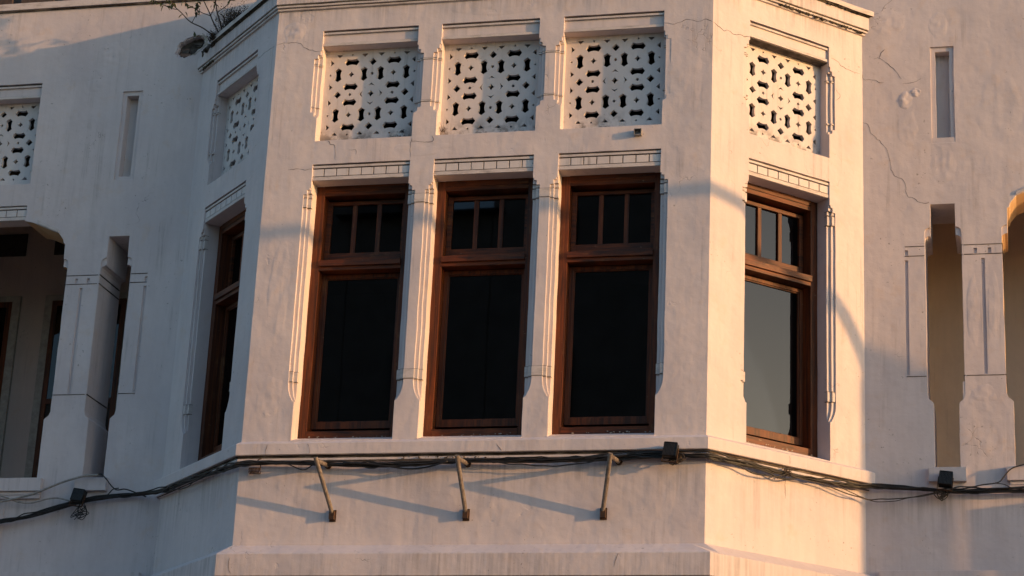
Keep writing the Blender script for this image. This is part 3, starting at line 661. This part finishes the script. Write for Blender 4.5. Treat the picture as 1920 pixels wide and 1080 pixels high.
# ------------------------------------------------------------------ floodlights and tangles
def floodlight(pl, a, z, n, tilt, roll, label):
    p = wp(pl, a, z, n); rz = {'F': 0, 'WL': 0, 'WR': 0}[pl]
    r_ = empty('floodlight', p); r_.scale = (.9, .9, .9); r_.rotation_euler = (tilt, roll, rz); prop(r_, label, 'floodlight', 'small black floodlights on the cable line')
    bm = B(); box(bm, -.058, .058, .0, .05, -.066, .066); box(bm, -.066, .066, .05, .062, -.074, .074); obj('housing', bm, M['black'], r_)
    bm = B(); box(bm, -.005, .005, -.022, 0, -.062, .062); f0 = mesh_of('cooling_fin', bm, M['black'])
    for i in range(9): link('cooling_fin', f0, r_, Matrix.Translation((-.052+.013*i, 0, 0)))
    bm = B(); box(bm, -.062, .062, -.026, .05, .0665, .072); box(bm, -.065, -.0585, -.026, .06, -.066, .066); box(bm, .0585, .065, -.026, .06, -.066, .066); obj('rim', bm, M['black'], r_)
    bm = B(); box(bm, -.056, .056, .0625, .065, -.062, .062); obj('lens', bm, M['glass'], r_)
    bm = B()
    for s in (-1, 1): box(bm, s*.072-.003, s*.072+.003, .01, .035, -.11, .02)
    box(bm, -.075, .075, .01, .035, -.116, -.110); obj('stirrup', bm, M['rust'], r_)
floodlight('F', 1.815, -.090, .14, -.15, .10, 'black finned floodlight on the bay front beside its right corner')
floodlight('WL', .80, -.118, .12, -.2, .14, 'black finned floodlight under the left niche sill, wires dangling')
floodlight('WR', .706, -.045, .12, -.15, .12, 'black finned floodlight in front of the right niche sill')
def tangle(pl, a, z, n, pts, label, wires=5, rad=.0035, mat='cable'):
    c = wp(pl, a, z, n); random.seed(hash(label) % 1000 if False else len(label)); bm = B()
    for w in range(wires):
        P = [wp(pl, a+random.uniform(-.03, .03), z+random.uniform(-.01, .02), n)]
        q = pts[:] ; random.shuffle(q)
        for (aa, zz) in q[:4]: P.append(wp(pl, aa+random.uniform(-.02, .02), zz+random.uniform(-.02, .02), n+random.uniform(-.03, .03)))
        tube(bm, [p-c for p in catmull(P, 8)], rad, 5)
    o = obj('wire_tangle', bm, M[mat], smooth=True); o.location = c; prop(o, label, 'wires'); return o
tangle('WL', .772, -.19, .10, [(.83, -.315), (.80, -.335), (.752, -.345), (.705, -.285), (.735, -.22), (.76, -.27)], 'tangle of thin black wires hanging below the left floodlight', 6, .0038)
tangle('WR', .69, -.15, .09, [(.652, -.17), (.646, -.235), (.672, -.22), (.70, -.18), (.725, -.17), (.62, -.16)], 'knot of brown wire ends under the right floodlight', 7, .0045, 'cable2')
tangle('F', 1.85, -.165, .09, [(1.80, -.17), (1.83, -.195), (1.87, -.19), (1.90, -.13), (1.92, -.17)], 'knot of wire ends under the floodlight by the bay corner', 6, .004, 'cable2')
tangle('R', .80, -.14, .09, [(.77, -.11), (.80, -.10), (.84, -.11), (.85, -.15), (.79, -.17)], 'tied bunch of wire ends on the right face of the bay', 6, .0035, 'cable2')
# rusty coil
c = wp('F', -1.935, -.205, .05); bm = B()
tube(bm, [Vector((-.052+.104*i/120, math.cos(i*.42)*.022, math.sin(i*.42)*.028)) for i in range(121)], .0034, 5)
o = obj('rusty_coil', bm, M['rust'], smooth=True); o.location = c; prop(o, 'rusty coil of wire hanging from the cables at the bay left corner', 'coil')
bm = B(); tube(bm, catmull([Vector((.05, 0, 0)), Vector((.055, -.01, .05)), Vector((.03, -.02, .09)), Vector((.06, -.01, .11))], 6), .005, 6); obj('hook', bm, M['rust'], o)
# open metal box above the right front window
c = wp('F', 1.437, 2.905, 0); r_ = empty('junction_box', c); prop(r_, 'tiny open metal box on the wall above the right front window', 'box')
bm = B()
box(bm, -.034, -.029, -.045, 0, -.03, .03); box(bm, .029, .034, -.045, 0, -.03, .03); box(bm, -.029, .029, -.045, 0, .025, .03); box(bm, -.029, .029, -.045, 0, -.03, -.025); obj('casing', bm, M['grey'], r_)
bm = B(); box(bm, -.028, .028, -.012, -.004, -.0245, .0245); obj('terminal_block', bm, M['pipe'], r_)
# ------------------------------------------------------------------ plants on the ledge
def leaf_mesh(L=.062, Wd=.025):
    bm = B(); pr = [(0, 0), (.25, .8), (.5, 1.), (.75, .65), (1., 0)]; mid = [bm.verts.new((0, t*L, -.25*L*t*t)) for t, _ in pr]
    for s in (-1, 1):
        e = [bm.verts.new((s*w*Wd*.5, t*L, .006-.25*L*t*t)) for t, w in pr[1:-1]]
        bm.faces.new((mid[0], mid[1], e[0])); bm.faces.new((mid[1], mid[2], e[1], e[0])); bm.faces.new((mid[2], mid[3], e[2], e[1])); bm.faces.new((mid[3], mid[4], e[2]))
    return mesh_of('leaf', bm, M['leaf'], True)
LF = leaf_mesh()
SB = Vector((-3.04, .86, 4.60)); shrub = empty('shrub', SB)
prop(shrub, 'leggy green shrub sprouting from the broken roof corner of the bay', 'shrub')
random.seed(11)
STEMS = [[(-3.10, .84, 4.58), (-3.33, .80, 4.71), (-3.49, .78, 4.86), (-3.62, .76, 4.99), (-3.78, .74, 5.10)],
         [(-3.05, .85, 4.58), (-3.14, .80, 4.77), (-3.22, .78, 4.92), (-3.28, .76, 5.06), (-3.36, .72, 5.24), (-3.40, .7, 5.42)],
         [(-3.02, .85, 4.60), (-3.06, .80, 4.79), (-3.10, .78, 4.94), (-3.15, .75, 5.08), (-3.16, .7, 5.30), (-3.10, .68, 5.5)],
         [(-3.14, .80, 4.77), (-3.26, .79, 4.83), (-3.40, .78, 4.91), (-3.52, .77, 5.02)], [(-3.14, .80, 4.77), (-3.11, .81, 4.90), (-3.09, .8, 5.02)],
         [(-3.06, .80, 4.80), (-2.98, .8, 4.88), (-2.93, .8, 4.98), (-2.9, .78, 5.12)], [(-3.33, .80, 4.71), (-3.30, .82, 4.82), (-3.30, .83, 4.95)],
         [(-3.49, .78, 4.86), (-3.58, .8, 4.88), (-3.70, .8, 4.95), (-3.8, .8, 5.0)], [(-3.28, .76, 5.06), (-3.42, .74, 5.12), (-3.56, .7, 5.22)], [(-3.16, .7, 5.30), (-3.0, .68, 5.36), (-2.9, .66, 5.46)]]
for i, st in enumerate(STEMS):
    c = catmull(st, 6); bm = B(); tube(bm, [p-SB for p in c], .0075 if i < 3 else .0045, 6, taper=.0025, wob=.012, seed=i); obj('stem', bm, M['bark'], shrub, smooth=True)
    for j, p in enumerate(c):
        t = j/(len(c)-1)
        pr_ = (.0 if t < .55 else .6) if i < 3 else (.0 if t < .4 else .55)
        if random.random() < pr_ or j == len(c)-1:
            for q in range(random.choice((1, 2, 2, 3))):
                m = Matrix.Translation(p-SB)@Matrix.Rotation(random.uniform(0, 6.28), 4, 'Z')@Matrix.Rotation(random.uniform(-1.3, .5), 4, 'X')@Matrix.Scale(random.uniform(.75, 1.35), 4)
                link('leaf', LF, shrub, m)
for p in ((-3.30, .80, 4.60), (-3.31, .80, 4.61), (-3.29, .8, 4.60), (-3.42, .79, 4.83), (-3.44, .79, 4.80), (-3.27, .79, 4.86), (-3.28, .79, 4.83), (-3.10, .8, 4.90)):
    link('leaf', LF, shrub, Matrix.Translation(Vector(p)-SB)@Matrix.Rotation(random.uniform(0, 6.28), 4, 'Z')@Matrix.Rotation(random.uniform(-1.5, -.4), 4, 'X'))
def weed(base, n, h, spread, label, name='dry_weed', leaf=.5, lean=(0, 0, 0), rad=.0018):
    base = Vector(base); bm = B()
    for i in range(n):
        p = Vector((random.gauss(0, spread*.35), random.gauss(0, spread*.25), 0)); dd = Vector((random.gauss(lean[0], .35), random.gauss(lean[1], .3), 1)).normalized(); L = h*random.uniform(.35, 1.); pts = [p.copy()]
        for k in range(4):
            dd = (dd+Vector((random.gauss(0, .28), random.gauss(0, .25), random.gauss(0, .15)))).normalized(); p = p+dd*L/4; pts.append(p.copy())
            if random.random() < leaf:
                for w in range(random.choice((1, 2, 3))):
                    c_ = p+Vector((random.gauss(0, .01), random.gauss(0, .01), random.gauss(0, .01))); s_ = random.uniform(.004, .010)
                    a = Vector((random.gauss(0, 1), random.gauss(0, 1), random.gauss(0, 1))).normalized(); b = a.orthogonal().normalized()
                    bm.faces.new([bm.verts.new(c_+a*s_), bm.verts.new(c_+b*s_*.6), bm.verts.new(c_-a*s_), bm.verts.new(c_-b*s_*.6)])
        tube(bm, pts, rad, 3, caps=False, taper=rad*.5)
    o = obj(name, bm, M['dry']); o.location = base; prop(o, label, 'weed', None); return o
random.seed(5)
weed(wp('L', 1.18, 4.60, -.02), 210, .30, .17, 'dry brown weed clump behind the shrub on the bay cornice', leaf=.85)
weed(wp('L', .85, 4.60, .0), 130, .15, .22, 'low dry weeds spreading along the bay cornice toward the front', leaf=.8)
weed(wp('L', 1.36, 4.56, .06), 130, .09, .10, 'short dark weeds on the broken end of the bay cornice', leaf=.8)
weed(wp('F', -.80, 3.00, -.11), 14, .10, .10, 'small weed rooted at the foot of the left front grille', leaf=.6)
weed(wp('F', -.42, 3.05, -.10), 9, .14, .03, 'dry twiggy weed in the lower left of the middle front grille', leaf=.15)
# ------------------------------------------------------------------ the street behind the camera: lamp and the opposite row
lamp = empty('street_lamp', (11.5, -.45, -6.27)); prop(lamp, 'street lamp whose curved arm throws the soft shadow across the bay', 'street lamp')
LO = Vector((11.5, -.45, -6.27)); bm = B()
tube(bm, [Vector((0, 0, 0)), Vector((0, 0, 8.2))], .11, 14); obj('pole', bm, M['steel'], lamp, smooth=True)
bm = B(); arm = [(0, 0, 8.1), (0, -.06, 8.35), (0, -.18, 8.62), (0, -.36, 8.90), (0, -.75, 9.33), (0, -1.25, 9.66), (0, -1.66, 9.80), (0, -2.0, 9.90), (0, -2.6, 10.05), (0, -3.1, 10.2)]
tube(bm, catmull(arm, 5), .066, 10); obj('arm', bm, M['steel'], lamp, smooth=True)
bm = B(); box(bm, -.11, .11, -3.75, -3.1, 10.16, 10.30); obj('lamp_head', bm, M['steel'], lamp)
def house(x0, x1, y0, y1, zt, label, ridge):
    h = empty('shophouse', ((x0+x1)/2, (y0+y1)/2, -6.27)); prop(h, label, 'building', 'row of shophouses across the street')
    w, dp = (x1-x0)/2, (y1-y0)/2; H_ = zt+6.27
    bm = B(); box(bm, -w, w, -dp, dp, 0, H_); obj('wall', bm, M['facade'], h)
    bm = B(); v = [bm.verts.new(p) for p in ((-w-.3, dp+.4, H_), (w+.3, dp+.4, H_), (-w-.3, -dp-.4, H_), (w+.3, -dp-.4, H_), (-w-.3, 0, H_+ridge), (w+.3, 0, H_+ridge))]
    for f in ((0, 1, 5, 4), (3, 2, 4, 5), (0, 4, 2), (1, 3, 5), (0, 2, 3, 1)): bm.faces.new([v[i] for i in f])
    obj('roof', bm, M['tile'], h)
    bm = B(); box(bm, -.5, .5, -.06, .06, -.8, .8); wm = mesh_of('window', bm, M['dark'])
    n = int((x1-x0)/2.4)
    for fl in range(int(H_/3.4)):
        for i in range(n): link('window', wm, h, Matrix.Translation((-w+(i+.5)*(x1-x0)/n, dp, 1.9+fl*3.4)))
house(-48, -18.02, -40, -28, 3.2, 'low dark shophouse across the street, at the left of the row', 1.0)
house(-18, -10.72, -40, -28, 15.4, 'tall dark shophouse across the street', .6)
house(-10.7, -7.22, -40, -28, 13.42, 'narrow lower shophouse between two taller ones across the street', .1)
house(-7.2, 2, -40, -28, 15.8, 'tallest dark shophouse facing the bay across the street', .8)
house(2.02, 24, -40, -28, 3.4, 'low dark shophouse across the street, at the right of the row', 1.0)
sg = empty('shadow_board', wp('WR', 4.02, -.55, .15)); prop(sg, 'added unseen sign board on the arcaded wall to the right of the bay', 'blocker')  # unseen board added to cast a shadow on the lower right wall
bm = B(); box(bm, -.05, .05, -.52, .0, -.62, .63); obj('board', bm, M['steel'], sg)
for z in (-.4, .4):
    bm = B(); box(bm, -.015, .015, .0, .16, z-.015, z+.015); obj('bracket', bm, M['rust'], sg)
# ------------------------------------------------------------------ blistered plaster, moss and extra wires
def bulge(pl, a, z, ra, rz, h, seed, n=26):
    bm = B(); g = []
    for i in range(n+1):
        row = []
        for j in range(n+1):
            x, y = -1+2*i/n, -1+2*j/n; r_ = math.hypot(x, y)+.22*noise.noise(Vector((x*2, y*2, seed))); f = max(0., 1-r_*r_)**2
            q = Vector((x*ra*9, y*rz*9, seed)); k = noise.noise(q)+.7*noise.noise(q*2.3)+.4*abs(noise.noise(q*5.1))
            row.append(bm.verts.new((SG[pl]*(a+x*ra), .0025-(.0025*min(1, f*3)+h*(.35+.8*k)*f), z+y*rz)))
        g.append(row)
    for i in range(n):
        for j in range(n): bm.faces.new((g[i][j], g[i+1][j], g[i+1][j+1], g[i][j+1]))
    part('plaster_blister', bm, M['plaster'], pl, smooth=True)
for q in [('WR', .40, 3.66, .085, .12, .018, 1), ('WR', .50, 3.735, .06, .06, .016, 31), ('WR', .42, 3.36, .14, .25, .006, 2), ('WR', .74, 2.98, .16, .28, .007, 3), ('WR', .25, 4.48, .24, .2, .007, 4), ('WR', .72, 4.42, .12, .2, .006, 5), ('WR', 1.27, 3.5, .3, .5, .005, 7),
          ('WR', .98, 1.55, .075, .5, .005, 8), ('WR', 1.16, 1.6, .07, .5, .004, 10), ('WR', 1.05, .72, .18, .16, .007, 11), ('WR', 1.1, .3, .2, .2, .004, 12), ('WR', .62, -.6, .3, .16, .005, 13),
          ('WL', 1.05, 4.62, .18, .2, .012, 14), ('WL', 1.17, 4.34, .18, .2, .010, 15), ('F', -1.93, 4.12, .15, .16, .008, 17), ('F', -1.87, 1.5, .14, .7, .005, 18), ('F', -1.88, .5, .17, .3, .006, 19), ('F', .1, 4.27, .7, .12, .006, 20), ('F', 1.87, 3.4, .2, .5, .004, 22),
          ('F', .3, -.55, .3, .25, .006, 23), ('F', -1.6, -.5, .4, .35, .004, 24), ('F', 1.6, -.45, .4, .35, .004, 25), ('F', -.6, 2.86, .4, .1, .004, 26), ('R', .9, -.5, .6, .35, .004, 29)]: bulge(*q)
def lumps(name, pl, a0, a1, z, n, cnt, smin, smax, mat, seed):
    random.seed(seed); bm = B()
    for i in range(cnt):
        t = a0+(a1-a0)*random.random()**.7; q = random.uniform(smin, smax); p = Vector((SG[pl]*t, -n-random.random()*.012, z+random.gauss(0, .007)))
        c_ = bmesh.ops.create_icosphere(bm, subdivisions=1, radius=q)
        for v_ in c_['verts']: v_.co = Vector((v_.co.x*random.uniform(.8, 1.9), v_.co.y*.7, v_.co.z*random.uniform(.5, 1.1)))*random.uniform(.8, 1.2)+p
    o = part(name, bm, mat, pl); o['kind'] = 'stuff'
lumps('black_moss', 'R', 1.78, .75, 4.368, .026, 130, .004, .012, M['grime2'], 1)
lumps('black_moss', 'R', 1.84, 1.3, 4.540, .060, 60, .004, .011, M['grime2'], 2)
lumps('black_moss', 'L', 1.72, 1.45, 4.372, .024, 60, .006, .016, M['grime2'], 3)
lumps('black_moss', 'L', 1.45, .3, 4.540, .058, 50, .004, .010, M['grime2'], 4)
lumps('dirt_crust', 'F', -.6, .2, -.10, .033, 40, .003, .008, M['grime'], 5)
lumps('dirt_crust', 'F', -.85, -.70, 3.0, -.12, 24, .005, .014, M['grime2'], 6)
for (pl, c) in SITES[:4]:
    lumps('plaster_crumbs', pl, c-.40, c+.42, .150, -.152, 15, .003, .008, M['rim'], int(c*50)+90)
cable('loose_wire', [('F', .15, -.15), ('F', .4, -.185), ('F', .75, -.20), ('F', 1.05, -.175), ('F', 1.3, -.14)], .0055, M['cable'], 'thin wire sagging below the bundle between middle and right brackets', 'wire', None, .006, 71., .03)
cable('loose_wire', [('F', 1.35, -.135), ('F', 1.55, -.105), ('F', 1.72, -.098), ('F', 1.8, -.115)], .006, M['cable'], 'short wire rising from the bundle to the floodlight by the bay corner', 'wire', None, .006, 73., .03)
cable('loose_wire', [('L', 1.35, -.13), ('L', 1.15, -.17), ('L', .95, -.175), ('L', .75, -.15), ('L', .5, -.14)], .0055, M['cable'], 'wire sagging below the bundle on the shaded left face', 'wire', None, .01, 75., .03)
cable('loose_wire', [('R', .1, -.14), ('R', .3, -.175), ('R', .5, -.20), ('R', .68, -.185), ('R', .80, -.15)], .0065, M['cable'], 'wire sagging below the bundle just right of the bay corner', 'wire', None, .01, 77., .03)
